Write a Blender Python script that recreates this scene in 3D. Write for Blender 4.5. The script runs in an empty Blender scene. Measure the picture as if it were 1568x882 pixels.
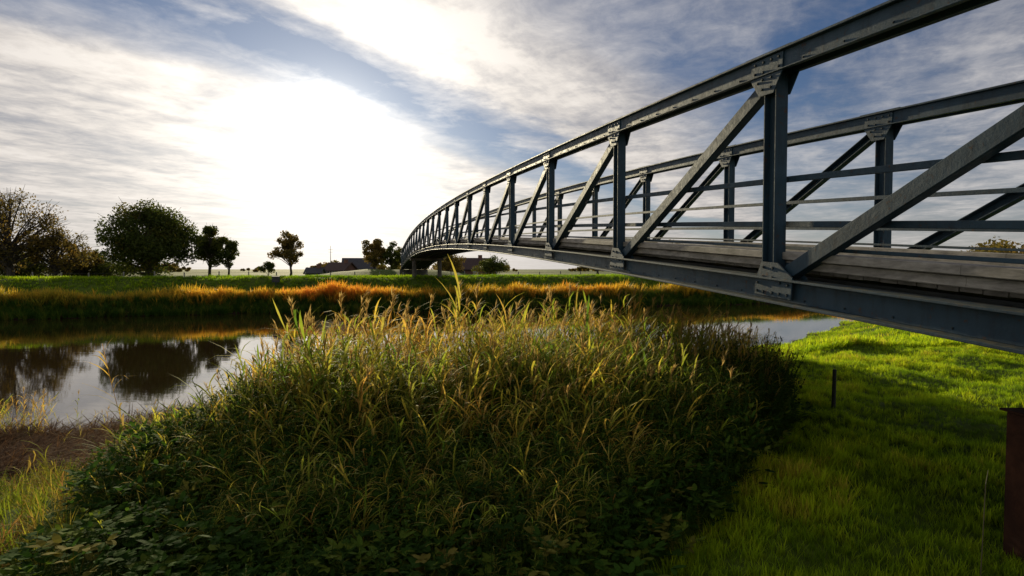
import bpy, math, random
import numpy as np
from mathutils import Vector, Matrix
rng=np.random.default_rng(7); random.seed(7)
sc=bpy.context.scene
sc.view_settings.view_transform='Standard'
try: sc.view_settings.look='None'
except Exception: pass
sc.view_settings.exposure=0
EYE=3.6
SUN_AZ=math.radians(-17.5); SUN_EL=math.radians(12.5)
SD=Vector((math.sin(SUN_AZ)*math.cos(SUN_EL),math.cos(SUN_AZ)*math.cos(SUN_EL),math.sin(SUN_EL)))

# ---------------------------------------------------------------- node helper
class NT:
    def __init__(s,nt): s.nt=nt; s.n=nt.nodes; s.l=nt.links
    def new(s,t,**kw):
        n=s.n.new(t)
        for k,v in kw.items(): setattr(n,k,v)
        return n
    def put(s,sock,v):
        if isinstance(v,bpy.types.NodeSocket): s.l.new(v,sock)
        else: sock.default_value=v
    def math(s,op,a,b=None,c=None,clamp=False):
        n=s.new('ShaderNodeMath',operation=op); n.use_clamp=clamp
        s.put(n.inputs[0],a)
        if b is not None: s.put(n.inputs[1],b)
        if c is not None: s.put(n.inputs[2],c)
        return n.outputs[0]
    def mix(s,f,a,b,blend='MIX'):
        n=s.new('ShaderNodeMix',data_type='RGBA',blend_type=blend)
        s.put(n.inputs[0],f); s.put(n.inputs[6],a); s.put(n.inputs[7],b)
        return n.outputs[2]
    def noise(s,vec,scale,detail=4,rough=.5,dist=0):
        n=s.new('ShaderNodeTexNoise'); 
        if vec is not None: s.put(n.inputs['Vector'],vec)
        n.inputs['Scale'].default_value=scale; n.inputs['Detail'].default_value=detail
        n.inputs['Roughness'].default_value=rough; n.inputs['Distortion'].default_value=dist
        return n.outputs[0]
    def ramp(s,f,stops,interp='LINEAR'):
        n=s.new('ShaderNodeValToRGB'); cr=n.color_ramp; cr.interpolation=interp
        s.put(n.inputs[0],f)
        while len(cr.elements)<len(stops): cr.elements.new(.5)
        for e,(p,c) in zip(cr.elements,stops):
            e.position=p; e.color=c if len(c)==4 else (*c,1)
        return n.outputs[0]
    def maprange(s,v,a,b,c=0.,d=1.):
        n=s.new('ShaderNodeMapRange'); s.put(n.inputs[0],v)
        for i,x in enumerate((a,b,c,d)): n.inputs[i+1].default_value=x
        return n.outputs[0]
def C(r,g,b): return (r,g,b,1)
def newmat(name):
    m=bpy.data.materials.new(name); m.use_nodes=True
    t=NT(m.node_tree); t.n.clear()
    out=t.new('ShaderNodeOutputMaterial')
    return m,t,out
def principled(t,out,color,rough=.6,metal=0.,bump=None,bstr=.3,bdist=.02,spec=None):
    p=t.new('ShaderNodeBsdfPrincipled'); t.put(p.inputs['Base Color'],color); t.put(p.inputs['Roughness'],rough)
    p.inputs['Metallic'].default_value=metal
    if spec is not None: p.inputs['Specular IOR Level'].default_value=spec
    if bump is not None:
        b=t.new('ShaderNodeBump'); b.inputs['Strength'].default_value=bstr; b.inputs['Distance'].default_value=bdist
        t.put(b.inputs['Height'],bump); t.l.new(b.outputs[0],p.inputs['Normal'])
    if out: t.l.new(p.outputs[0],out.inputs[0])
    return p
def simple(name,c1,c2,scale=4,rough=.6,bstr=.3,bdist=.02,detail=6):
    m,t,o=newmat(name); g=t.new('ShaderNodeTexCoord').outputs['Object']
    nz=t.noise(g,scale,detail,.6); f=t.maprange(nz,.35,.65)
    principled(t,o,t.mix(f,C(*c1),C(*c2)),rough,0,nz,bstr,bdist); return m
def foliage(name,stops,hstops=None,kindcol=None,trans=.45,rough=.55,spec=.25):
    """colour from random per-plant attribute, tint by height and kind"""
    m,t,o=newmat(name)
    a=t.new('ShaderNodeAttribute',attribute_name='rnd').outputs['Fac']
    h=t.new('ShaderNodeAttribute',attribute_name='hgt').outputs['Fac']
    k=t.new('ShaderNodeAttribute',attribute_name='kind').outputs['Fac']
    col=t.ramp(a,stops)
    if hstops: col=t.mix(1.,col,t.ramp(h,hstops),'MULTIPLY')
    if kindcol: col=t.mix(k,col,C(*kindcol))
    p=principled(t,None,col,rough,spec=spec)
    tr=t.new('ShaderNodeBsdfTranslucent'); t.l.new(col,tr.inputs[0])
    mx=t.new('ShaderNodeMixShader'); mx.inputs[0].default_value=trans
    t.l.new(p.outputs[0],mx.inputs[1]); t.l.new(tr.outputs[0],mx.inputs[2]); t.l.new(mx.outputs[0],o.inputs[0])
    return m

# ---------------------------------------------------------------- world
w=bpy.data.worlds.new("World"); sc.world=w; w.use_nodes=True
t=NT(w.node_tree); t.n.clear()
wo=t.new('ShaderNodeOutputWorld'); bg=t.new('ShaderNodeBackground'); bg.inputs[1].default_value=.1
sky=t.new('ShaderNodeTexSky',sky_type='NISHITA'); sky.sun_disc=False
sky.sun_elevation=SUN_EL; sky.sun_rotation=SUN_AZ; sky.air_density=1.; sky.dust_density=.5; sky.ozone_density=2.5
gen=t.new('ShaderNodeTexCoord').outputs['Generated']
sp=t.new('ShaderNodeSeparateXYZ'); t.l.new(gen,sp.inputs[0]); X,Y,Z=sp.outputs
zc=t.math('ADD',t.math('MAXIMUM',Z,0.),.03)
u=t.math('DIVIDE',X,zc); v=t.math('DIVIDE',Y,zc)
p_=t.math('SUBTRACT',t.math('MULTIPLY',u,.87),t.math('MULTIPLY',v,.5))
q_=t.math('ADD',t.math('MULTIPLY',u,.5),t.math('MULTIPLY',v,.87))
def comb(a,b,c=0.):
    n=t.new('ShaderNodeCombineXYZ'); t.put(n.inputs[0],a); t.put(n.inputs[1],b); t.put(n.inputs[2],c); return n.outputs[0]
pq=comb(p_,t.math('MULTIPLY',q_,.45))
n1=t.noise(pq,1.0,3,.5,.3)
n2=t.noise(comb(p_,t.math('MULTIPLY',q_,.6),3.),1.5,10,.6,.35)
n3=t.noise(comb(t.math('MULTIPLY',p_,.9),t.math('MULTIPLY',q_,.8),7.),5.5,9,.65,.3)
pd=t.math('ADD',p_,t.math('ADD',t.math('MULTIPLY',t.math('SUBTRACT',n1,.5),.7),t.math('MULTIPLY',t.math('SUBTRACT',n2,.5),.9)))
pr=t.maprange(pd,-4,2)
def g3(x): return (x,x,x)
dens=t.ramp(pr,[(0,g3(1.)),(.21,g3(1.)),(.27,g3(.4)),(.33,g3(.0)),(.37,g3(.4)),(.41,g3(1.)),(.48,g3(.95)),(.57,g3(.3)),(.68,g3(.3)),(.82,g3(.55)),(1,g3(.4))],'EASE')
dens=t.math('ADD',dens,t.math('MULTIPLY',t.math('SUBTRACT',n2,.5),1.3))
dens=t.math('ADD',dens,t.math('SUBTRACT',t.math('MULTIPLY',t.math('SUBTRACT',n3,.5),.7),.06),clamp=True)
dt=t.new('ShaderNodeVectorMath',operation='DOT_PRODUCT'); t.l.new(gen,dt.inputs[0]); dt.inputs[1].default_value=SD
d=t.math('MAXIMUM',dt.outputs['Value'],0.)
gl1=t.math('POWER',d,8.); gl2=t.math('POWER',d,48.); gl3=t.math('POWER',d,500.)
ccol=t.mix(t.maprange(t.math('ADD',t.math('MULTIPLY',n2,.6),t.math('MULTIPLY',n3,.4)),.38,.60),C(2.8,2.65,2.75),C(6.8,6.4,6.1))
def scale(col,f):
    n=t.new('ShaderNodeVectorMath',operation='SCALE'); t.put(n.inputs[0],col); t.put(n.inputs[3],f); return n.outputs[0]
def addv(a,b):
    n=t.new('ShaderNodeVectorMath',operation='ADD'); t.put(n.inputs[0],a); t.put(n.inputs[1],b); return n.outputs[0]
cg=addv(scale((3.7,3.35,2.8),gl1),addv(scale((10,9.2,7.8),gl2),scale((60,55,45),gl3)))
cloud=addv(ccol,cg)
# extra brightness added to unseen cloud behind the viewer, as foreground fill
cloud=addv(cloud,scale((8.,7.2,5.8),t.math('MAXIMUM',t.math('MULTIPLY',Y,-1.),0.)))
skyc=t.mix(1.,sky.outputs[0],C(.34,.42,.56),'MULTIPLY')
skyc=addv(skyc,scale(cg,.12))
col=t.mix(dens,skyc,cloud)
haze=t.math('POWER',2.718,t.math('MULTIPLY',t.math('MAXIMUM',Z,0.),-11.))
hz=addv(C(5.1,4.85,4.7)[:3],scale(cg,.9))
col=t.mix(t.math('MULTIPLY',haze,.8),col,hz)
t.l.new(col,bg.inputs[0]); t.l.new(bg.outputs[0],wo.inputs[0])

sl=bpy.data.lights.new('sun','SUN'); sl.energy=5; sl.angle=math.radians(.6); sl.color=(1,.86,.56)
so=bpy.data.objects.new('sun',sl); sc.collection.objects.link(so); so.rotation_euler=SD.to_track_quat('Z','Y').to_euler()

cam=bpy.data.cameras.new('camera'); co=bpy.data.objects.new('camera',cam); sc.collection.objects.link(co)
co.location=(0,0,EYE); co.rotation_euler=(math.radians(90-1.9),0,0); cam.lens=20; cam.sensor_width=36; cam.clip_start=.05; cam.clip_end=8000
sc.camera=co

# ---------------------------------------------------------------- terrain
nsx=np.array([-3000,-60,-25,-10,0,13.4,22,40,80,3000.]); nsy=np.array([-900,-22,2.5,11.6,18.8,27.5,38,46,56,932.])
def ns(x): return np.interp(x,nsx,nsy)+.35*np.sin(x*.9)+.25*np.sin(x*2.3+1)
def fs(x): return 52+.3*x+.8*np.sin(x*.21)+.3*np.sin(x*.8)
def sstep(a,b,x):
    s=np.clip((x-a)/(b-a),0,1); return s*s*(3-2*s)
def fbm(x,y,s,seed=0):
    r=0
    for i,(f,a) in enumerate(((1,1),(2.1,.5),(4.3,.25))):
        r=r+a*np.sin(x*s*f*1.0+1.7*i+seed+1.3*np.sin(y*s*f*.7+i))*np.cos(y*s*f*1.1+2.1*i+seed+.9*np.sin(x*s*f*.8))
    return r
def height(x,y):
    x=np.asarray(x,float); y=np.asarray(y,float)
    dn=(ns(x)-y)*.82
    wdt=9.5+3.5*sstep(-2,-6,x)
    near=-1.2+1.2*sstep(-5,0,dn)+1.65*sstep(0,1,dn/wdt)+.06*dn.clip(-1,0)
    near=near+(.07*fbm(x,y,1.1)+.045*fbm(x,y,3.,2))*sstep(0,3,dn)
    near=near+.9*np.exp(-(((x-6)/6)**2+((y+10)/6)**2))
    df=(y-fs(x))*.95
    far=-1.2+1.2*sstep(-5,0,df)+1.1*sstep(0,1.5,df)+1.65*sstep(3.6,8.5,df)-.9*sstep(11,18,df)
    far=far+(.06*fbm(x,y,.7,4))*sstep(0,3,df)
    r=np.hypot((x+17)/1.6,(y-84)); far=far+1.7*(1-sstep(2,13,r))
    return np.where(df>-6,far,np.where(dn>-6,near,-1.2))
def axis(c,n,lo,hi,k):
    s=np.linspace(-1,1,n)
    v=np.sinh(s*k)/math.sinh(k)
    return np.where(v<0,c+v*(c-lo),c+v*(hi-c))
gx=axis(0,460,-3000,3000,8.2); gy=axis(9,520,-400,4500,8.0)
GX,GY=np.meshgrid(gx,gy); GZ=height(GX,GY)
def mesh_np(name,V,F,mat,attrs=None,smooth=False,parent=None):
    me=bpy.data.meshes.new(name); V=np.asarray(V,np.float32); F=np.asarray(F,np.int32); k=F.shape[1]
    me.vertices.add(len(V)); me.vertices.foreach_set('co',V.ravel())
    me.loops.add(F.size); me.loops.foreach_set('vertex_index',F.ravel())
    me.polygons.add(len(F)); me.polygons.foreach_set('loop_start',np.arange(0,F.size,k,dtype=np.int32))
    me.polygons.foreach_set('use_smooth',np.full(len(F),smooth))
    me.update(calc_edges=True)
    if attrs:
        for n_,a in attrs.items():
            at=me.attributes.new(n_,'FLOAT','POINT'); at.data.foreach_set('value',np.asarray(a,np.float32))
    me.materials.append(mat)
    ob=bpy.data.objects.new(name,me); sc.collection.objects.link(ob)
    if parent: ob.parent=parent
    return ob
def empty(name,loc=(0,0,0)):
    e=bpy.data.objects.new(name,None); sc.collection.objects.link(e); e.location=loc; e.empty_display_size=.2; return e
ny,nx=GX.shape
idx=np.arange(nx*ny).reshape(ny,nx)
F=np.stack([idx[:-1,:-1],idx[:-1,1:],idx[1:,1:],idx[1:,:-1]],-1).reshape(-1,4)
m,t,o=newmat('ground_soil_grass')
pos=t.new('ShaderNodeNewGeometry').outputs['Position']
s=t.new('ShaderNodeSeparateXYZ'); t.l.new(pos,s.inputs[0])
na=t.noise(pos,.35,5,.6); nb=t.noise(pos,6,8,.7); nc=t.noise(pos,.03,3,.5)
gcol=t.mix(t.maprange(na,.35,.65),C(.06,.11,.010),C(.13,.18,.018))
gcol=t.mix(t.maprange(nb,.3,.7),t.mix(.7,gcol,C(.02,.03,.006)),gcol)
gcol=t.mix(t.math('MULTIPLY',t.maprange(nc,.45,.6),t.maprange(s.outputs[1],90,120)),gcol,C(.16,.17,.05))
zz=t.math('ADD',s.outputs[2],t.math('MULTIPLY',t.math('SUBTRACT',nb,.5),.5))
gcol=t.mix(t.maprange(zz,.8,.3),gcol,C(.05,.03,.016))
gcol=t.mix(t.maprange(zz,.12,.0),gcol,C(.018,.012,.007))
principled(t,o,gcol,.9,0,nb,.6,.05,spec=.1)
ground=mesh_np('ground',np.stack([GX,GY,GZ],-1).reshape(-1,3),F,m,smooth=True)

# water
m,t,o=newmat('river_water')
pos=t.new('ShaderNodeNewGeometry').outputs['Position']
mp=t.new('ShaderNodeMapping'); t.l.new(pos,mp.inputs[0]); mp.inputs['Scale'].default_value=(.5,1.6,1); mp.inputs['Rotation'].default_value=(0,0,.4)
r1=t.noise(mp.outputs[0],1.3,5,.55); 
principled(t,o,C(.028,.018,.007),.03,0,r1,.06,.03).inputs['IOR'].default_value=1.85
WV=[(-3000,-1000,0),(3000,-1000,0),(3000,1100,0),(-3000,1100,0)]
mesh_np('river_water',WV,[[0,1,2,3]],m)

# ---------------------------------------------------------------- bridge
H=2.0; HT=2.075
def ecurve(m): return .72-(.0056 if m<12 else .0085)*(m-12)**2
TN=Vector((.97,.245,0)).normalized()
def P(m,off=0.,dz=0.):
    return Vector((2.48-.828*m,5.4+3.4*m,EYE+H*ecurve(m)+dz))+TN*off
class Acc:
    def __init__(s): s.v=[]; s.f=[]
    def beam(s,a,b,w_,h_,side=None,ext=0.):
        """box from a to b; w_ across (along side), h_ in the third direction"""
        a=Vector(a); b=Vector(b); d=(b-a).normalized(); a=a-d*ext; b=b+d*ext
        sd=(side or TN); sd=(sd-d*sd.dot(d)).normalized(); up=sd.cross(d).normalized()
        n=len(s.v)
        for c in (a,b):
            for i,j in ((-1,-1),(1,-1),(1,1),(-1,1)): s.v.append(c+sd*(i*w_/2)+up*(j*h_/2))
        s.f+=[(n,n+1,n+2,n+3),(n+7,n+6,n+5,n+4)]+[(n+k,n+4+k,n+4+(k+1)%4,n+(k+1)%4) for k in range(4)]
    def cyl(s,a,b,r,k=8,r2=None):
        a=Vector(a); b=Vector(b); d=(b-a).normalized(); r2=r if r2 is None else r2
        x=d.orthogonal().normalized(); y=d.cross(x); n=len(s.v)
        for c,rr in ((a,r),(b,r2)):
            for i in range(k):
                an=2*math.pi*i/k; s.v.append(c+x*(rr*math.cos(an))+y*(rr*math.sin(an)))
        s.f+=[tuple(n+k-1-i for i in range(k)),tuple(n+k+i for i in range(k))]
        s.f+=[(n+i,n+(i+1)%k,n+k+(i+1)%k,n+k+i) for i in range(k)]
    def plate(s,pts,nrm,th):
        n=len(s.v); k=len(pts)
        for q in (-th/2,th/2):
            for p in pts: s.v.append(Vector(p)+nrm*q)
        s.f+=[tuple(n+k-1-i for i in range(k)),tuple(n+k+i for i in range(k))]
        s.f+=[(n+i,n+(i+1)%k,n+k+(i+1)%k,n+k+i) for i in range(k)]
    def make(s,name,mat,parent=None,bevel=0.):
        me=bpy.data.meshes.new(name); me.from_pydata([tuple(x) for x in s.v],[],s.f); me.update()
        me.materials.append(mat); ob=bpy.data.objects.new(name,me); sc.collection.objects.link(ob)
        if parent: ob.parent=parent
        import bmesh
        bm=bmesh.new(); bm.from_mesh(me); bmesh.ops.recalc_face_normals(bm,faces=bm.faces); bm.to_mesh(me); bm.free()
        if bevel:
            md=ob.modifiers.new('bevel','BEVEL'); md.width=bevel; md.segments=1; md.limit_method='ANGLE'
        return ob
# steel
def steel_mat(name,k=1.):
    m,t,o=newmat(name)
    pos=t.new('ShaderNodeNewGeometry').outputs['Position']
    na=t.noise(pos,1.6,6,.65); nb=t.noise(pos,14,8,.7); nd=t.noise(pos,45,4,.6)
    mp=t.new('ShaderNodeMapping'); t.l.new(pos,mp.inputs[0]); mp.inputs['Scale'].default_value=(9,9,1.2); ns_=t.noise(mp.outputs[0],1.5,5,.6)
    c=t.mix(t.maprange(na,.35,.65),C(.016*k,.038*k,.058*k),C(.030*k,.066*k,.096*k))
    c=t.mix(t.math('MULTIPLY',t.maprange(ns_,.5,.75),.7),c,C(.012,.020,.027))
    c=t.mix(t.math('MULTIPLY',t.maprange(nb,.59,.67),.85),c,C(.07,.035,.02))
    nrm=t.new('ShaderNodeNewGeometry').outputs['Normal']; s=t.new('ShaderNodeSeparateXYZ'); t.l.new(nrm,s.inputs[0])
    up=t.math('MULTIPLY',t.maprange(s.outputs[2],.6,.9),t.maprange(nb,.4,.6))
    c=t.mix(up,c,C(.10,.095,.065))
    principled(t,o,c,t.maprange(nb,.3,.7,.42,.7),.0,t.math('ADD',nb,t.math('MULTIPLY',nd,.4)),.35,.006,spec=.28)
    return m
steel=steel_mat('painted_steel'); boltm=steel_mat('painted_bolt_steel',.45)
m,t,o=newmat('weathered_deck_timber')
pos=t.new('ShaderNodeNewGeometry').outputs['Position']
mp=t.new('ShaderNodeMapping'); t.l.new(pos,mp.inputs[0]); mp.inputs['Rotation'].default_value=(0,0,.25); mp.inputs['Scale'].default_value=(14,1.,14)
g=t.noise(mp.outputs[0],1.5,7,.65); nn=t.noise(pos,2,4,.6)
c=t.mix(t.maprange(g,.3,.7),C(.13,.12,.105),C(.42,.39,.34)); c=t.mix(t.maprange(nn,.5,.75),c,C(.15,.14,.11))
principled(t,o,c,.75,0,g,.5,.006); timber=m
dark_steel=simple('deck_underside_steel',(.02,.027,.03),(.045,.05,.048),5,.7)

bridge=empty('steel_truss_footbridge',(0,0,0))
M0,M1=-3,21
UP=Vector((0,0,1))
def truss(off,shift,lab,outs):
    """outs=-1: outer face is on the -TN side"""
    chord=Acc(); posts=Acc(); diag=Acc(); gus=Acc(); bolts=Acc(); rails=Acc()
    st=.5; k=M0
    ms=np.arange(M0,M1+1e-6,st)
    for a,b in zip(ms[:-1],ms[1:]):
        for dz,kind in ((HT,'t'),(0.,'b')):
            A=P(a,off,dz); B=P(b,off,dz); ex=.004
            if kind=='t':
                chord.beam(A+UP*.095,B+UP*.095,.25,.022,ext=ex)
                chord.beam(A+TN*(-.07),B+TN*(-.07),.02,.168,ext=ex)
                chord.beam(A+TN*(.07),B+TN*(.07),.02,.168,ext=ex)
                chord.beam(A+TN*(-.095)-UP*.079,B+TN*(-.095)-UP*.079,.03,.014,ext=ex)
                chord.beam(A+TN*(.095)-UP*.079,B+TN*(.095)-UP*.079,.03,.014,ext=ex)
            else:
                chord.beam(A+UP*.09,B+UP*.09,.22,.02,ext=ex)
                chord.beam(A-UP*.015,B-UP*.015,.05,.19,ext=ex)
                chord.beam(A-UP*.122,B-UP*.122,.26,.024,ext=ex)
    mm=[x+shift for x in range(M0,M1+1) if M0<=x+shift<=M1]
    T=(P(1)-P(0)); T.z=0; T.normalize()
    for i,q in enumerate(mm):
        chord.beam(P(q-.09,off,HT+.113),P(q+.09,off,HT+.113),.21,.012)
        Bt=P(q,off,.10); Tp=P(q,off,HT-.085)
        for sgn in (-1,1):
            posts.beam(Bt+T*(sgn*.077),Tp+T*(sgn*.077),.13,.016)
        posts.beam(Bt,Tp,.014,.138)
        tx=(P(q+.1,off)-P(q-.1,off)).normalized()
        tu=TN.cross(tx).normalized(); tu=tu if tu.z>0 else -tu
        for s_ in (-1,1):
            c0=P(q,off,HT)+TN*(s_*.088); 
            pts=[c0-tx*.20+tu*.078,c0+tx*.24+tu*.078,c0+tx*.24-tu*.10,c0+tx*.10-tu*.27,c0-tx*.10-tu*.27,c0-tx*.20-tu*.09]
            gus.plate(pts,TN,.014)
            c1=P(q,off,0)+TN*(s_*.075)
            pts=[c1-tx*.34-tu*.078,c1+tx*.16-tu*.078,c1+tx*.16+tu*.06,c1+tx*.09+tu*.24,c1-tx*.14+tu*.24,c1-tx*.34+tu*.12]
            gus.plate(pts,TN,.014)
            if q<9:
                for (a_,b_) in ((-.15,.04),(-.05,.04),(.06,.04),(.18,.04),(-.15,-.045),(.18,-.045),(.06,-.05),(-.06,-.12),(.06,-.12),(-.06,-.21),(.06,-.21),(.13,-.14)):
                    pp=c0+tx*a_+tu*b_; bolts.cyl(pp+TN*(s_*.006),pp+TN*(s_*.020),.014,8,.010)
                for (a_,b_) in ((-.29,-.04),(-.19,-.04),(-.09,-.04),(.03,-.04),(.12,-.04),(-.29,.05),(-.19,.06),(-.08,.10),(.05,.10),(-.08,.19),(.05,.19),(.12,.04)):
                    pp=c1+tx*a_+tu*b_; bolts.cyl(pp+TN*(s_*.006),pp+TN*(s_*.020),.014,8,.010)
        if i+1<len(mm):
            q2=mm[i+1]
            A=P(q,off,HT-.15)+T*.12; B=P(q2,off,.14)-T*.22
            diag.beam(A+TN*(outs*.03),B+TN*(outs*.03),.014,.125)
            dd=(B-A).normalized(); up=TN.cross(dd).normalized(); up=up if up.z>0 else -up
            diag.beam(A+TN*(outs*.03-outs*.052)+up*.055,B+TN*(outs*.03-outs*.052)+up*.055,.09,.014)
            diag.beam(A+TN*(outs*.03-outs*.052)-up*.055,B+TN*(outs*.03-outs*.052)-up*.055,.09,.014)
    for q in np.arange(-1.5,4.5,.125):
        if abs(q-shift-round(q-shift))<.1: continue
        for dz in (HT-.045,-.075):
            pp=P(q,off,dz)+TN*(outs*(.08 if dz>1 else .025)); bolts.cyl(pp,pp+TN*(outs*.010),.010,8,.006)
    for a,b in zip(ms[:-1],ms[1:]):
        for r in (.51,.30,.19):
            A=P(a,off-outs*.11,r*H); B=P(b,off-outs*.11,r*H)
            rails.beam(A,B,.03,.055 if r>.2 else .03,ext=.003)
    chord.make(lab+'_chords',steel,bridge,.004); posts.make(lab+'_posts',steel,bridge,.003); diag.make(lab+'_diagonals',steel,bridge,.003)
    gus.make(lab+'_gusset_plates',steel,bridge,.003); bolts.make(lab+'_bolts',boltm,bridge); rails.make(lab+'_handrails',steel,bridge,.004)
truss(0,0,'left_truss',-1)
truss(1.57*H,.5,'right_truss',1)
W=1.57*H
deck=Acc(); under=Acc(); curb=Acc()
ms=np.arange(M0,M1+1e-6,.5)
for a,b in zip(ms[:-1],ms[1:]):
    for off in (.16,W-.16):
        g=1 if off<1 else -1
        curb.beam(P(a,off,.225),P(b,off,.225),.16,.075,ext=.002)
        curb.beam(P(a,off-g*.03,.305),P(b,off-g*.03,.305),.2,.07,ext=.002)
    for off in (.45,W/2,W-.45): under.beam(P(a,off,.0),P(b,off,.0),.10,.20,ext=.01)
for q in np.arange(M0,M1+.01,.5):
    under.beam(P(q,.06,-.01),P(q,W-.06,-.01),.12,.16,side=Vector((-.245,.97,0)))
n=int((M1-M0)*3.507/.16)
for i in range(n):
    q=M0+(M1-M0)*(i+.5)/n
    deck.beam(P(q,.27,.165+random.uniform(-.004,.004)),P(q,W-.27,.165),.15,.05,side=(P(q+.01)-P(q-.01)).normalized())
deck.make('deck_planks',timber,bridge); under.make('cross_beams',dark_steel,bridge); curb.make('deck_edge_boards',timber,bridge,.006)
conc=simple('abutment_concrete',(.06,.055,.045),(.13,.12,.10),2,.9)
ab=Acc()
for q in (M0+.15,M1-.1):
    c0=P(q,-.3,-.9); c1=P(q,W+.3,-.9); ab.beam(c0,c1,.9,1.5,side=Vector((-.245,.97,0)))
for q in (15.2,):
    for off in (.3,W-.3):
        a=P(q,off,-.35); ab.cyl(Vector((a.x,a.y,1.0)),a,.22,14)
    ab.beam(P(q,-.1,-.28),P(q,W+.1,-.28),.5,.26,side=Vector((-.245,.97,0)))
ab.make('abutments_and_pier',conc,bridge,.02)

# ---------------------------------------------------------------- vegetation toolkit
def blade(base,az,lean,L,wd,droop,seg=4,kind=0.,hb=0.):
    base=np.array(base,float); d=np.array([math.cos(az),math.sin(az),0.]); sd=np.array([-math.sin(az),math.cos(az),0.])
    th=lean; p=base.copy(); V=[]; 
    for i in range(seg):
        f=i/seg; ww=wd*(.55+.9*f if f<.5 else 1.9*(1-f)+.05)
        V+= [p-sd*ww/2,p+sd*ww/2]
        p=p+(d*math.sin(th)+np.array([0,0,math.cos(th)]))*L/seg
        th+=droop/seg
    V.append(p); F=[]
    for i in range(seg-1): a=2*i; F+=[(a,a+1,a+3),(a,a+3,a+2)]
    a=2*(seg-1); F.append((a,a+1,a+2))
    return np.array(V),np.array(F),kind
def join(parts,zmax):
    V=[];F=[];K=[];n=0
    for v,f,k in parts:
        V.append(v);F.append(f+n);K.append(np.full(len(v),k));n+=len(v)
    V=np.concatenate(V); return V,np.concatenate(F),np.concatenate(K),np.clip(V[:,2]/zmax,0,1)
def stalk(p0,p1,r,k=3,kind=.3):
    p0=np.array(p0,float);p1=np.array(p1,float);V=[]
    for c,rr in ((p0,r),(p1,r*.6)):
        for i in range(k):
            a=2*math.pi*i/k; V.append(c+np.array([math.cos(a)*rr,math.sin(a)*rr,0]))
    F=[]
    for i in range(k): j=(i+1)%k; F+=[(i,j,k+j),(i,k+j,k+i)]
    return np.array(V),np.array(F),kind
def reed_t(rs,plume=True,Ht=1.9,nlv=(8,11),lw=1.):
    R=random.Random(rs); parts=[]
    lean=R.uniform(0,.28); az=R.uniform(0,6.28); pts=[]
    p=np.zeros(3); n=5
    for i in range(n+1):
        pts.append(p.copy()); a=lean*(.3+1.2*i/n)
        p=p+np.array([math.cos(az)*math.sin(a),math.sin(az)*math.sin(a),math.cos(a)])*Ht*.86/n
    for i in range(n): parts.append(stalk(pts[i],pts[i+1],.0055,3,.35))
    nl=R.randint(*nlv)
    for i in range(nl):
        f=.18+.8*i/nl; j=min(int(f*n),n-1); b=pts[j]+(pts[j+1]-pts[j])*(f*n-j)
        a=R.uniform(0,6.28) if R.random()<.4 else (R.gauss(-.6,.7))   # wind drift
        parts.append(blade(b,a,R.uniform(.3,.8),R.uniform(.38,.68),lw*R.uniform(.02,.034),R.uniform(.6,2.3),4,kind=R.choice((0,0,.25,.0,.6))))
    if plume:
        b=pts[-1]; 
        for i in range(13):
            a=R.gauss(-.5,1.0); zz=R.uniform(-.02,.16)
            parts.append(blade(b+np.array([.1*zz,0,zz]),a,R.uniform(.1,.7),R.uniform(.10,.19),R.uniform(.012,.022),R.uniform(.4,1.2),2,kind=1.))
        parts.append(stalk(b,b+np.array([.03,0,.2]),.004,3,1.))
    return join(parts,Ht)
def nettle_t(rs,Ht=.6,lw=.034,ll=.075,nl=10):
    R=random.Random(rs); parts=[]; az=R.uniform(0,6.28); ln=R.uniform(0,.3)
    top=np.array([math.cos(az)*math.sin(ln),math.sin(az)*math.sin(ln),math.cos(ln)])*Ht
    parts.append(stalk((0,0,0),top,.005,3,.3))
    for i in range(nl):
        f=.15+.85*i/(nl-1); a0=i*1.57+R.uniform(-.4,.4); s_=1.15-.5*f
        for k in (0,math.pi): parts.append(blade(top*f,a0+k,R.uniform(.8,1.3),ll*s_*R.uniform(.8,1.3),lw*s_,R.uniform(.5,1.3),3))
    return join(parts,Ht)
def broad_t(rs,n=12,sz=.065,Ht=.32):
    R=random.Random(rs); parts=[]
    for i in range(n):
        a=R.uniform(0,6.28); h_=Ht*R.uniform(.3,1); r=R.uniform(.02,.2); tip=np.array([math.cos(a)*r,math.sin(a)*r,h_])
        parts.append(stalk((0,0,0),tip,.002,3,.2))
        for k in (-.8,0,.8): parts.append(blade(tip,a+k,R.uniform(.7,1.5),sz*R.uniform(.7,1.2),sz*.6,R.uniform(.2,.8),3))
    return join(parts,Ht)
def tuft_t(rs,n=11,Ht=.12,spread=.05,wd=.006,seg=2):
    R=random.Random(rs); parts=[]
    for i in range(n):
        a=R.uniform(0,6.28); r=R.uniform(0,spread)
        parts.append(blade((r*math.cos(a),r*math.sin(a),-.01),R.uniform(0,6.28),R.uniform(0,.6),Ht*R.uniform(.6,1.3),wd,R.uniform(.2,1.1),seg))
    return join(parts,Ht)
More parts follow.
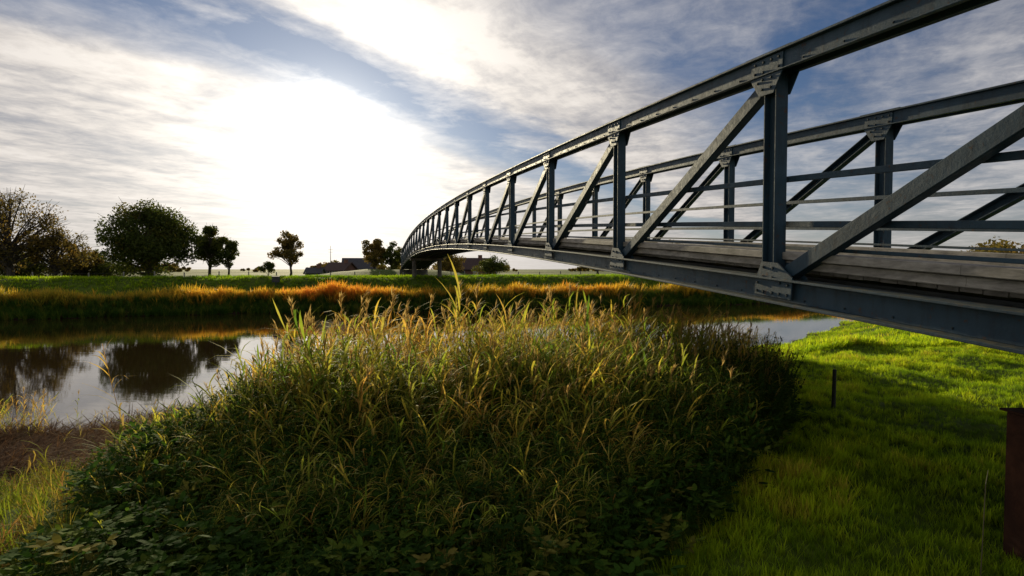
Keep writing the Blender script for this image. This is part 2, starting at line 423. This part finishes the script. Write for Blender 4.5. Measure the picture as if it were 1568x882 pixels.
def mass(name,temps,pos,scl,mat,rnd=None,tilt=.12,rot=None,zs=None,parent=None):
    pos=np.asarray(pos,float); N=len(pos); scl=np.broadcast_to(scl,(N,)).astype(float)
    if rnd is None: rnd=rng.random(N)
    ti=rng.integers(0,len(temps),N); VV=[];FF=[];A=[];B=[];K=[];n=0
    for k,(tv,tf,tk,th) in enumerate(temps):
        I=np.where(ti==k)[0]
        if len(I)==0: continue
        a=rng.uniform(0,2*np.pi,len(I)) if rot is None else rng.normal(0,rot,len(I))
        ca,sa=np.cos(a),np.sin(a); sx=scl[I]; sz=sx if zs is None else zs[I]
        x=(tv[None,:,0]*ca[:,None]-tv[None,:,1]*sa[:,None])*sx[:,None]; y=(tv[None,:,0]*sa[:,None]+tv[None,:,1]*ca[:,None])*sx[:,None]; z=tv[None,:,2]*sz[:,None]
        tx_=rng.normal(0,tilt,len(I))[:,None]; ty_=rng.normal(0,tilt,len(I))[:,None]
        x=x+z*tx_; y=y+z*ty_
        V=np.stack([x+pos[I,0:1],y+pos[I,1:2],z+pos[I,2:3]],-1)
        nv=len(tv); VV.append(V.reshape(-1,3)); FF.append((tf[None]+ (np.arange(len(I))*nv)[:,None,None]+n).reshape(-1,3)); n+=nv*len(I)
        A.append(np.repeat(rnd[I],nv)); B.append(np.tile(th,len(I))); K.append(np.tile(tk,len(I)))
    return mesh_np(name,np.concatenate(VV),np.concatenate(FF),mat,{'rnd':np.concatenate(A),'hgt':np.concatenate(B),'kind':np.concatenate(K)},parent=parent)
def inpoly(x,y,poly):
    c=np.zeros(len(x),bool); n=len(poly)
    for i in range(n):
        x1,y1=poly[i]; x2,y2=poly[(i+1)%n]
        if y1==y2: continue
        cnd=((y1>y)!=(y2>y))&(x<(x2-x1)*(y-y1)/(y2-y1)+x1); c^=cnd
    return c
def onG(x,y,dz=0.): return np.stack([x,y,height(x,y)+dz],-1)

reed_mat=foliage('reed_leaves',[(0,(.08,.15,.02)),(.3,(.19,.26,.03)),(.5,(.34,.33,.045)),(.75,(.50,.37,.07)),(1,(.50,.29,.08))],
   [(0,(.4,.4,.38)),(.45,(.95,.95,.9)),(.75,(1.5,1.4,1.15)),(1,(1.9,1.7,1.3))],kindcol=(.48,.33,.11),trans=.62,rough=.65,spec=.12)  # glow of the reed tips painted into the height tint
nettle_mat=foliage('bank_herb_leaves',[(0,(.03,.07,.01)),(.6,(.06,.13,.015)),(.9,(.14,.19,.02)),(1,(.24,.2,.04))],None,(.08,.07,.03),.45,.8,.08)
yellow_mat=foliage('yellowing_herb_leaves',[(0,(.10,.16,.012)),(.4,(.24,.29,.02)),(.7,(.42,.36,.04)),(1,(.40,.2,.06))],None,(.2,.13,.05),.55,.75,.1)
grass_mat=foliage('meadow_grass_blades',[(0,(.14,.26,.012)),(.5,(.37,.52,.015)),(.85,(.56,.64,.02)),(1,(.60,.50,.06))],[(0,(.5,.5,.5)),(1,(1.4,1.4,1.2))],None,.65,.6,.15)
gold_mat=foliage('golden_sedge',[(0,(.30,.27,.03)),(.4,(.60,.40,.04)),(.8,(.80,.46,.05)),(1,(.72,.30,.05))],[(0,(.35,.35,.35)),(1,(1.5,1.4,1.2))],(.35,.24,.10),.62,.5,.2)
straw_mat=foliage('dead_reed_litter',[(0,(.08,.043,.024)),(.6,(.22,.12,.055)),(1,(.40,.25,.11))],None,None,.35,.8,.1)

# --- main reed bed
RP=[(-3.4,5.6),(-5.0,8.0),(-6.2,10.2),(-5.2,12.3),(-2.5,14.5),(5,16.5),(5.6,13),(4.9,10),(3.6,7.6),(2.4,6.0),(.6,5.2),(-2.2,5.0)]
def scatter(poly,n):
    xs=[p[0] for p in poly]; ys=[p[1] for p in poly]
    x=rng.uniform(min(xs),max(xs),n*3); y=rng.uniform(min(ys),max(ys),n*3); k=inpoly(x,y,poly); return x[k][:n],y[k][:n]
x,y=scatter(RP,5200)
k=rng.random(len(x))<(.75+.4*fbm(x,y,1.7,3)); x,y=x[k],y[k]
def reed_h(x,y):
    b=x/y
    h=.71*np.interp(b,[-.64,-.52,-.43,-.34,-.1,.05,.28,.36,.42,.5],[.25,.5,.85,1.10,1.04,.94,.98,.86,.66,.45])
    h=h*(.72+.28*sstep(4.8,7.8,y+.2*np.abs(x)))
    h=h*(1-.28*sstep(9.5,14,y))
    return h*(1+.12*fbm(x,y,1.3,5))
sc_=reed_h(x,y)*rng.normal(.97,.15,len(x)).clip(.55,1.4)
patch=.42+.32*fbm(x,y,.9,8)+rng.normal(0,.22,len(x))
reeds=[reed_t(i,i%5<2) for i in range(15)]
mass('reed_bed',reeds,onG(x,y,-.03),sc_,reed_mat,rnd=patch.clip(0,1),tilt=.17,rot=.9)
# stray reeds in shallow water at left
x=np.concatenate([rng.normal(-8.0,.9,35),rng.normal(-11.,.8,130),[-7.75]]); y=np.concatenate([rng.normal(11.6,.5,35),rng.normal(11.6,.7,130),[11.4]])
s2=np.concatenate([rng.uniform(.2,.45,35),rng.uniform(.3,.65,130),[1.3]])
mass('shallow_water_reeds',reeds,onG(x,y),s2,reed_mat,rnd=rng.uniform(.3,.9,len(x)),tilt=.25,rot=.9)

# --- herb skirt in front of reeds
HP=[(-2.6,2.9),(-4.2,6.0),(-4.0,7.0),(3.9,8.6),(3.7,7.4),(2.5,5.5),(1.5,4.2),(.75,3.3),(.4,2.6),(-2.3,2.6)]
x,y=scatter(HP,7000)
s3=(.45+.75*sstep(2.8,6.5,y))*rng.uniform(.6,1.2,len(x))*(1-.5*sstep(.2,1.1,(x-(.75+.78*(y-3.3)))+.9))*(1-.4*sstep(-.45,-.65,x/y))
net=[nettle_t(i) for i in range(8)]+[nettle_t(20+i,.7,.02,.11,10) for i in range(4)]
mass('bank_nettles',net,onG(x,y,-.02),s3,nettle_mat,tilt=.2)
x,y=scatter(HP,1800); mass('bank_brambles',[broad_t(i) for i in range(6)],onG(x,y),rng.uniform(.7,1.3,len(x)),nettle_mat,tilt=.2,zs=rng.uniform(.6,1.8,len(x))*(.5+.5*sstep(3,6,y)))
# shorter reeds leaning over the herbs
x,y=scatter([(-2.6,3.5),(-4.2,6.2),(-4.4,7.2),(3.4,7.4),(1.8,5.0),(.4,3.6)],2500)
mass('young_reeds',[reed_t(60+i,False,1.2,(6,9)) for i in range(8)],onG(x,y),rng.uniform(.4,1.0,len(x))*(.42+.58*sstep(3.6,6.5,y))*(1-.35*sstep(-.4,-.62,x/y))*(1-.35*sstep(.2,.4,x/y)),reed_mat,rnd=(.34+rng.normal(0,.27,len(x))).clip(0,1),tilt=.25,rot=1.2)
# left foreground weeds
LP=[(-12,3),(-12,5.6),(-8.5,6.3),(-5.8,6.7),(-4.2,6.4),(-2.8,3.4),(-2.3,1.8)]
x,y=scatter(LP,6000); k=rng.random(len(x))<.6+.5*fbm(x,y,1.4,2); x,y=x[k],y[k]
mass('bank_weeds',net+[broad_t(40+i,9,.05,.25) for i in range(5)],onG(x,y,-.02),rng.uniform(.25,.55,len(x)),yellow_mat,tilt=.3)
x,y=scatter(LP,1500); mass('coarse_bank_grass',[tuft_t(90+i,12,.38,.08,.010,4) for i in range(6)],onG(x,y),rng.uniform(.35,.8,len(x)),yellow_mat,tilt=.3)
x,y=scatter(LP,90); mass('bank_reed_shoots',[reed_t(80+i,False,1.,(6,8),1.2) for i in range(6)],onG(x,y),rng.uniform(.3,.6,len(x)),yellow_mat,rnd=rng.uniform(.2,1,len(x)),tilt=.4)
# dead reed litter
def litter_t(rs):
    R=random.Random(rs); parts=[]
    for i in range(12):
        a=R.gauss(.3,.8); parts.append(blade((R.uniform(-.15,.15),R.uniform(-.15,.15),R.uniform(0,.18)),a,R.uniform(1.0,1.6),R.uniform(.3,.9),.016,R.uniform(-.1,.6),3))
    return join(parts,.3)
x=rng.uniform(-15,-3.8,9000); y=ns(x)-(-.25+6.2*rng.random(9000)**1.2)
mass('dead_reed_litter',[litter_t(i) for i in range(8)],onG(x,y,.02),rng.uniform(.5,1.15,len(x)),straw_mat,rnd=(.42+.3*fbm(x,y,1.5,4)+rng.normal(0,.2,len(x))).clip(0,1),tilt=.15,rot=.8)

# --- meadow grass on the right
def grass_pts(n,y0,y1,x0,x1):
    y=y0+(y1-y0)*rng.random(n)**1.5; x=rng.uniform(x0,x1,n)
    k=(x<y*1.25+2)&(~inpoly(x,y,RP))&(~inpoly(x,y,HP)|(rng.random(n)<.12))&(x>-.5+0*y)&((ns(x)-y)>.4)
    return x[k],y[k]
x,y=grass_pts(95000,1.5,15,-.5,17)
tf=[tuft_t(200+i,11,.10) for i in range(10)]
cl=(.5+.3*fbm(x,y,1.0,3)+.28*fbm(x,y,3.7,1)).clip(0,1.2)
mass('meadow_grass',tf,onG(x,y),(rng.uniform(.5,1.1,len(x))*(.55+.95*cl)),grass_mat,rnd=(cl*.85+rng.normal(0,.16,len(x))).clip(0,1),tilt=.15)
x,y=grass_pts(60000,14,42,0,45)
cl=(.5+.3*fbm(x,y,.8,3)+.25*fbm(x,y,2.6,1)).clip(0,1.2)
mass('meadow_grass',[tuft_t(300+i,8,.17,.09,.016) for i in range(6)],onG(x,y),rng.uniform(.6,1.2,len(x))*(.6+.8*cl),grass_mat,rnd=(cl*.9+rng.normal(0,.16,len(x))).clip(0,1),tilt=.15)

# --- far bank
n=9000; x=rng.uniform(-75,75,n); df=rng.normal(2.4,.8,n).clip(.9,4.5); y=fs(x)+df
keep=rng.random(n)<(.65+.4*fbm(x,y,.25,2)).clip(.2,1)
x,y=x[keep],y[keep]
gt=[tuft_t(400+i,16,.9,.22,.05,3) for i in range(8)]
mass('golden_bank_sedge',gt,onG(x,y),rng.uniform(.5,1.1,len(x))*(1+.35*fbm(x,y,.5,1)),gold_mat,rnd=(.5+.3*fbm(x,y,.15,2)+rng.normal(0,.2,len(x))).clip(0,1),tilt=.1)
n=9000; x=rng.uniform(-75,75,n); y=fs(x)+rng.uniform(-.4,1.3,n)
mass('waterside_sedge',gt,onG(x,y),rng.uniform(.4,.8,len(x)),nettle_mat,tilt=.12)
n=30000; x=rng.uniform(-80,80,n); y=fs(x)+rng.uniform(3.6,17,n)
mass('dike_grass',[tuft_t(500+i,9,.28,.25,.04,2) for i in range(6)],onG(x,y),rng.uniform(.5,1.1,len(x)),grass_mat,rnd=(.2+.2*fbm(x,y,.3,2)+rng.normal(0,.2,n)).clip(0,1),tilt=.15)

# ---------------------------------------------------------------- trees
bark=simple('tree_bark',(.035,.028,.02),(.08,.065,.045),6,.9,.6,.03)
tree_mat=foliage('tree_leaves',[(0,(.035,.055,.01)),(.5,(.08,.105,.016)),(.85,(.15,.15,.02)),(1,(.24,.16,.03))],None,None,.5,.6,.2)
autumn_mat=foliage('autumn_tree_leaves',[(0,(.09,.08,.015)),(.5,(.17,.13,.025)),(1,(.32,.19,.04))],None,None,.5,.6,.2)
def leafquads(cent,rad,n,size,R_):
    ci=R_.integers(0,len(cent),n); d=R_.normal(0,1,(n,3)); d/=np.linalg.norm(d,axis=1)[:,None]
    r=rad[ci]*R_.random(n)**.45; c=cent[ci]+d*r[:,None]*np.array([1,1,.8])
    a=R_.normal(0,1,(n,3)); a/=np.linalg.norm(a,axis=1)[:,None]; b=np.cross(a,R_.normal(0,1,(n,3))); b/=np.linalg.norm(b,axis=1)[:,None]
    s_=(size*R_.uniform(.6,1.3,n))[:,None]
    V=np.stack([c-a*s_,c-b*s_*.5,c+a*s_,c+b*s_*.5],1).reshape(-1,3)
    F=np.arange(4*n).reshape(-1,4)
    rn=np.repeat((R_.random(len(cent))[ci]*.5+R_.random(n)*.5),4)
    return V,F,rn
def tube(V,F,pts,rads,k=6):
    n=len(V)
    for i,(p,r) in enumerate(zip(pts,rads)):
        d=(pts[min(i+1,len(pts)-1)]-pts[max(i-1,0)]); d=Vector(d).normalized(); a=d.orthogonal().normalized(); b=d.cross(a)
        for j in range(k):
            an=6.2832*j/k; V.append(Vector(p)+a*(r*math.cos(an))+b*(r*math.sin(an)))
    for i in range(len(pts)-1):
        for j in range(k): F.append((n+i*k+j,n+i*k+(j+1)%k,n+(i+1)*k+(j+1)%k,n+(i+1)*k+j))
def tree(name,x,y,Ht,Wd,trunk_h,nleaf,seed,mat,ncl=34,clr=.16,size=.16,shape=1.,tr=.28,twigs=2):
    R=random.Random(seed); R_=np.random.default_rng(seed); z0=float(height(x,y))-.1
    e=empty(name,(x,y,z0)); cz=trunk_h+(Ht-trunk_h)*.5; rz=(Ht-trunk_h)*.5; cent=[]
    while len(cent)<ncl:
        d=np.array([R.gauss(0,1),R.gauss(0,1),R.gauss(0,1)]); d/=np.linalg.norm(d); r=R.uniform(.35,.88)
        taper=1-.25*max(d[2],0)*shape
        c=np.array([d[0]*Wd/2*r*taper*R.uniform(.85,1.1),d[1]*Wd/2*r*taper,cz+d[2]*rz*r*R.uniform(.85,1.08)]); cent.append(c)
    V=[];F=[]
    top=Vector((R.uniform(-.3,.3),R.uniform(-.3,.3),cz+rz*.3))
    tp=[Vector((0,0,0)).lerp(top,i/5)+Vector((R.uniform(-.1,.1),R.uniform(-.1,.1),0))*(i>0) for i in range(6)]
    tube(V,F,tp,[tr*(1.35 if i==0 else 1-.15*i) for i in range(6)],8)
    for c in cent:
        cv=Vector(c); f=min(max((cv.z*.55)/top.z,trunk_h/top.z*.8),.95); st=Vector((0,0,0)).lerp(top,f); mid=st.lerp(cv,.5)+Vector((0,0,-.06*Wd*R.random()+.04*Ht))
        r0=tr*.38*(1-f*.4); tube(V,F,[st,mid,cv],[r0,r0*.6,r0*.25],5)
        for _ in range(twigs+2):
            q=cv+Vector((R.gauss(0,1),R.gauss(0,1),R.gauss(.3,1))).normalized()*Wd*clr*1.15
            tube(V,F,[mid.lerp(cv,R.uniform(.5,1)),mid.lerp(q,.8)+Vector((0,0,.1)),q],[r0*.3,r0*.2,.012],3)
    me=bpy.data.meshes.new(name+'_wood'); me.from_pydata([tuple(v) for v in V],[],F); me.materials.append(bark)
    ob=bpy.data.objects.new('trunk_and_limbs',me); sc.collection.objects.link(ob); ob.parent=e
    cent=np.array(cent); rad=Wd*clr*R_.uniform(.6,1.25,len(cent))
    LV,LF,rn=leafquads(cent,rad,nleaf,size,R_)
    mesh_np('leaves',LV,LF,mat,{'rnd':rn},parent=e)
    return e
def at(px,d): return ((px-784)/870*d,d)
x,y=at(228,62); tree('broadleaf_tree',x,y,9.9,10.6,.3,28000,1,tree_mat,70,.15,.16,.4,.4)
x,y=at(322,70); tree('broadleaf_tree',x,y,7.9,5.6,1.9,7500,2,tree_mat,26,.15,.16,1.,.22)
x,y=at(352,72); tree('broadleaf_tree',x,y,6.4,3.6,1.8,3000,22,tree_mat,18,.17,.15,1.,.16)
x,y=at(445,80); tree('broadleaf_tree',x,y,6.9,5.8,1.6,5200,3,autumn_mat,34,.12,.15,.6,.2,4)
x,y=at(412,88); tree('hawthorn_shrub',x,y,3.2,3.0,.3,1600,33,tree_mat,12,.2,.15,1.,.1)
x,y=at(572,98); tree('broadleaf_tree',x,y,7.6,5.2,1.2,5000,4,autumn_mat,26,.16,.18,1.,.2)
x,y=at(600,100); tree('broadleaf_tree',x,y,7.0,5.0,1.0,5000,5,tree_mat,26,.16,.18,1.,.2)
x,y=at(15,58); tree('willow_tree',x,y,10.2,10.5,1.2,6500,6,autumn_mat,60,.13,.13,.6,.4,6)
x,y=at(85,60); tree('willow_tree',x,y,6.8,7.0,.6,4500,7,autumn_mat,44,.13,.13,.6,.3,6)
x,y=at(125,66); tree('willow_tree',x,y,5.8,4.6,.5,3000,27,autumn_mat,30,.13,.13,.6,.2,6)
x,y=at(-70,62); tree('broadleaf_tree',x,y,9.5,10,1,12000,28,tree_mat,44,.16,.17,1.,.35)
x,y=at(30,64); tree('hawthorn_shrub',x,y,4.2,8,.2,7000,29,tree_mat,30,.16,.15,1.,.15)
x,y=at(140,69); tree('hawthorn_shrub',x,y,3.8,9,.2,7000,30,tree_mat,30,.16,.15,1.,.15)
x,y=at(915,110); tree('broadleaf_tree',x,y,9.2,6,1,4500,8,tree_mat,24,.17,.2,1.,.25)
x,y=at(1035,105); tree('broadleaf_tree',x,y,7.2,9,.5,7000,9,autumn_mat,34,.16,.2,1.,.25)
x,y=at(690,96); tree('hawthorn_shrub',x,y,4.6,7,.2,4500,10,autumn_mat,26,.17,.17,1.,.15)
x,y=at(750,94); tree('hawthorn_shrub',x,y,4.0,6,.2,4000,11,tree_mat,26,.17,.17,1.,.15)

# distant tree line (one mass)
R_=np.random.default_rng(5); cents=[];rads=[]
for i in range(900):
    px=R_.uniform(-300,1900); dist=R_.uniform(330,520)
    hh=4+3.5*math.sin(px*.013)+2.5*math.sin(px*.05+1)
    if px>1180: hh+=5; dist=R_.uniform(220,280)
    if hh<2.0: continue
    X_=(px-784)/870*dist
    cents.append((X_,dist,1.9+hh*R_.uniform(.2,.8))); rads.append(hh*R_.uniform(.3,.5))
LV,LF,rn=leafquads(np.array(cents),np.array(rads),60000,.9,R_)
mesh_np('distant_treeline',LV,LF,autumn_mat,{'rnd':rn})

# ---------------------------------------------------------------- houses & small objects
brick=simple('brick_wall',(.13,.065,.045),(.2,.10,.07),8,.85)
tile=simple('roof_tiles',(.05,.03,.025),(.09,.05,.04),5,.8)
slate=simple('dark_roof_tiles',(.04,.04,.045),(.07,.07,.075),5,.7)
white=simple('painted_frames',(.5,.5,.48),(.65,.65,.62),4,.5)
glass,t,o=newmat('window_glass'); principled(t,o,C(.02,.025,.03),.08)
def house(name,x,y,w_,d_,hw,hr,roof,rot=0.,wall=brick,nwin=3):
    z0=float(height(x,y))-.1; e=empty(name,(x,y,z0)); e.rotation_euler=(0,0,rot); Xv=Vector((1,0,0)); Yv=Vector((0,1,0))
    A=Acc(); A.beam((0,-d_/2,hw/2),(0,d_/2,hw/2),w_,hw,side=Xv)
    for s_ in (-1,1): A.plate([(s_*(w_/2-.1),-d_/2,hw),(s_*(w_/2-.1),d_/2,hw),(s_*(w_/2-.1),0,hw+hr)],Xv,.2)
    A.make('walls',wall,e)
    A=Acc(); th=.16; ov=.35
    for s_ in (-1,1):
        n=Vector((0,s_*hr,d_/2)).normalized(); k=1+ov/(d_/2)
        q=[Vector((-w_/2-ov,s_*d_/2*k,hw+hr-hr*k)),Vector((w_/2+ov,s_*d_/2*k,hw+hr-hr*k)),Vector((w_/2+ov,0,hw+hr)),Vector((-w_/2-ov,0,hw+hr))]
        A.plate([p+n*(th/2+.01) for p in q],n,th)
    A.make('roof',roof,e)
    A=Acc(); A.beam((w_*.28,0,hw+hr*.6),(w_*.28,0,hw+hr+.7),.6,.6,side=Xv); A.make('chimney',brick,e)
    G=Acc(); Fm=Acc()
    for i in range(nwin):
        xx=-w_/2+w_*(i+.5)/nwin
        if i==nwin//2:
            Fm.beam((xx,-d_/2-.03,.05),(xx,-d_/2-.03,min(2.1,hw-.1)),1.0,.08,side=Xv); continue
        Fm.beam((xx,-d_/2-.03,.8),(xx,-d_/2-.03,hw-.15),1.3,.08,side=Xv); 
        for k in (-.3,.3): G.beam((xx+k,-d_/2-.08,.88),(xx+k,-d_/2-.08,hw-.23),.5,.03,side=Xv)
    Fm.make('window_frames_and_door',white,e); G.make('window_panes',glass,e)
x,y=at(552,118); house('brick_farmhouse',x,y,6.5,5.5,2.0,2.0,slate,.2)
x,y=at(522,112); house('brick_barn',x,y,4.5,4.5,1.6,1.4,tile,-.3)
x,y=at(718,108); house('brick_farmhouse',x,y,8.5,6,1.9,2.0,tile,.5)
x,y=at(483,92); house('garden_shed',x,y,2.2,2,1.2,.7,slate,0,timber,1)
# mast
ms_=Acc(); x,y=at(507,300)
ms_.cyl((x,y,1.5),(x,y,16),.28,8,.08)
for z_ in (12.5,14): ms_.beam((x-1.2,y,z_),(x+1.2,y,z_),.12,.12,side=Vector((0,1,0)))
ms_.make('transmission_mast',steel)
# field fence
fe=empty('field_fence'); fa=Acc(); fw=Acc(); pts=[]
for i in range(22):
    x=-46+i*2.6; y=float(fs(x))+16; z=float(height(x,y)); pts.append(Vector((x,y,z)))
    fa.cyl((x,y,z-.2),(x+random.uniform(-.04,.04),y,z+1.15),.07,8,.06)
for a,b in zip(pts[:-1],pts[1:]):
    for h_ in (.45,.75,1.05): fw.cyl(a+UP*h_,b+UP*h_,.012,4)
fa.make('posts',timber,fe); fw.make('wires',dark_steel,fe)
# box on the dike
bx=Acc(); x,y=at(423,53); z=float(height(x,y)); bx.cyl((x,y,z-.2),(x,y,z+.5),.05,6); bx.beam((x,y,z+.35),(x,y,z+.85),.6,.35,side=Vector((1,0,0))); bx.plate([(x-.36,y-.22,z+.86),(x+.36,y-.22,z+.86),(x+.36,y+.22,z+.93),(x-.36,y+.22,z+.93)],UP,.04); bx.make('water_gauge_box',dark_steel)
# small marker post in meadow
blk=simple('weathered_black_post',(.012,.012,.012),(.03,.028,.024),12,.8)
a=Acc(); x,y=4.38,7.7; z=float(height(x,y)); a.cyl((x,y,z-.2),(x+.01,y,z+.53),.028,10,.024); a.cyl((x+.01,y,z+.53),(x+.01,y,z+.55),.03,10,.018); a.beam((x-.012,y-.03,z+.40),(x+.03,y-.03,z+.40),.03,.008); a.make('marker_post',blk,None,.002)
# rusty pile at right
m,t,o=newmat('rusty_steel'); g=t.new('ShaderNodeTexCoord').outputs['Object']; na=t.noise(g,9,8,.7); nb=t.noise(g,2,4,.6)
principled(t,o,t.mix(t.maprange(nb,.35,.65),t.mix(t.maprange(na,.3,.7),C(.04,.016,.01),C(.10,.042,.022)),C(.025,.013,.01)),.95,0,na,.8,.015,spec=.15); rust=m
a=Acc(); x,y=3.54,3.75; z=float(height(x,y))
a.beam((x,y,z-.3),(x,y,2.62),.022,.30,side=Vector((1,0,0))); a.beam((x-.13,y,z-.3),(x-.13,y,2.62),.022,.26,side=Vector((1,0,0)));a.beam((x-.066,y,z-.3),(x-.066,y,2.60),.106,.03,side=Vector((1,0,0)))
a.beam((x-.06,y,2.625),(x-.06,y,2.64),.20,.34,side=Vector((1,0,0)))
a.make('rusty_steel_pile',rust,None,.004)
a=Acc(); x,y=2.93,3.5; z=float(height(x,y)); a.cyl((x,y,z-.1),(x+.02,y,z+.62),.004,6,.003); a.cyl((x+.02,y,z+.62),(x+.05,y+.02,z+.70),.003,6,.002); a.make('dry_stalk',simple('dry_stalk_brown',(.08,.07,.03),(.13,.11,.05)))
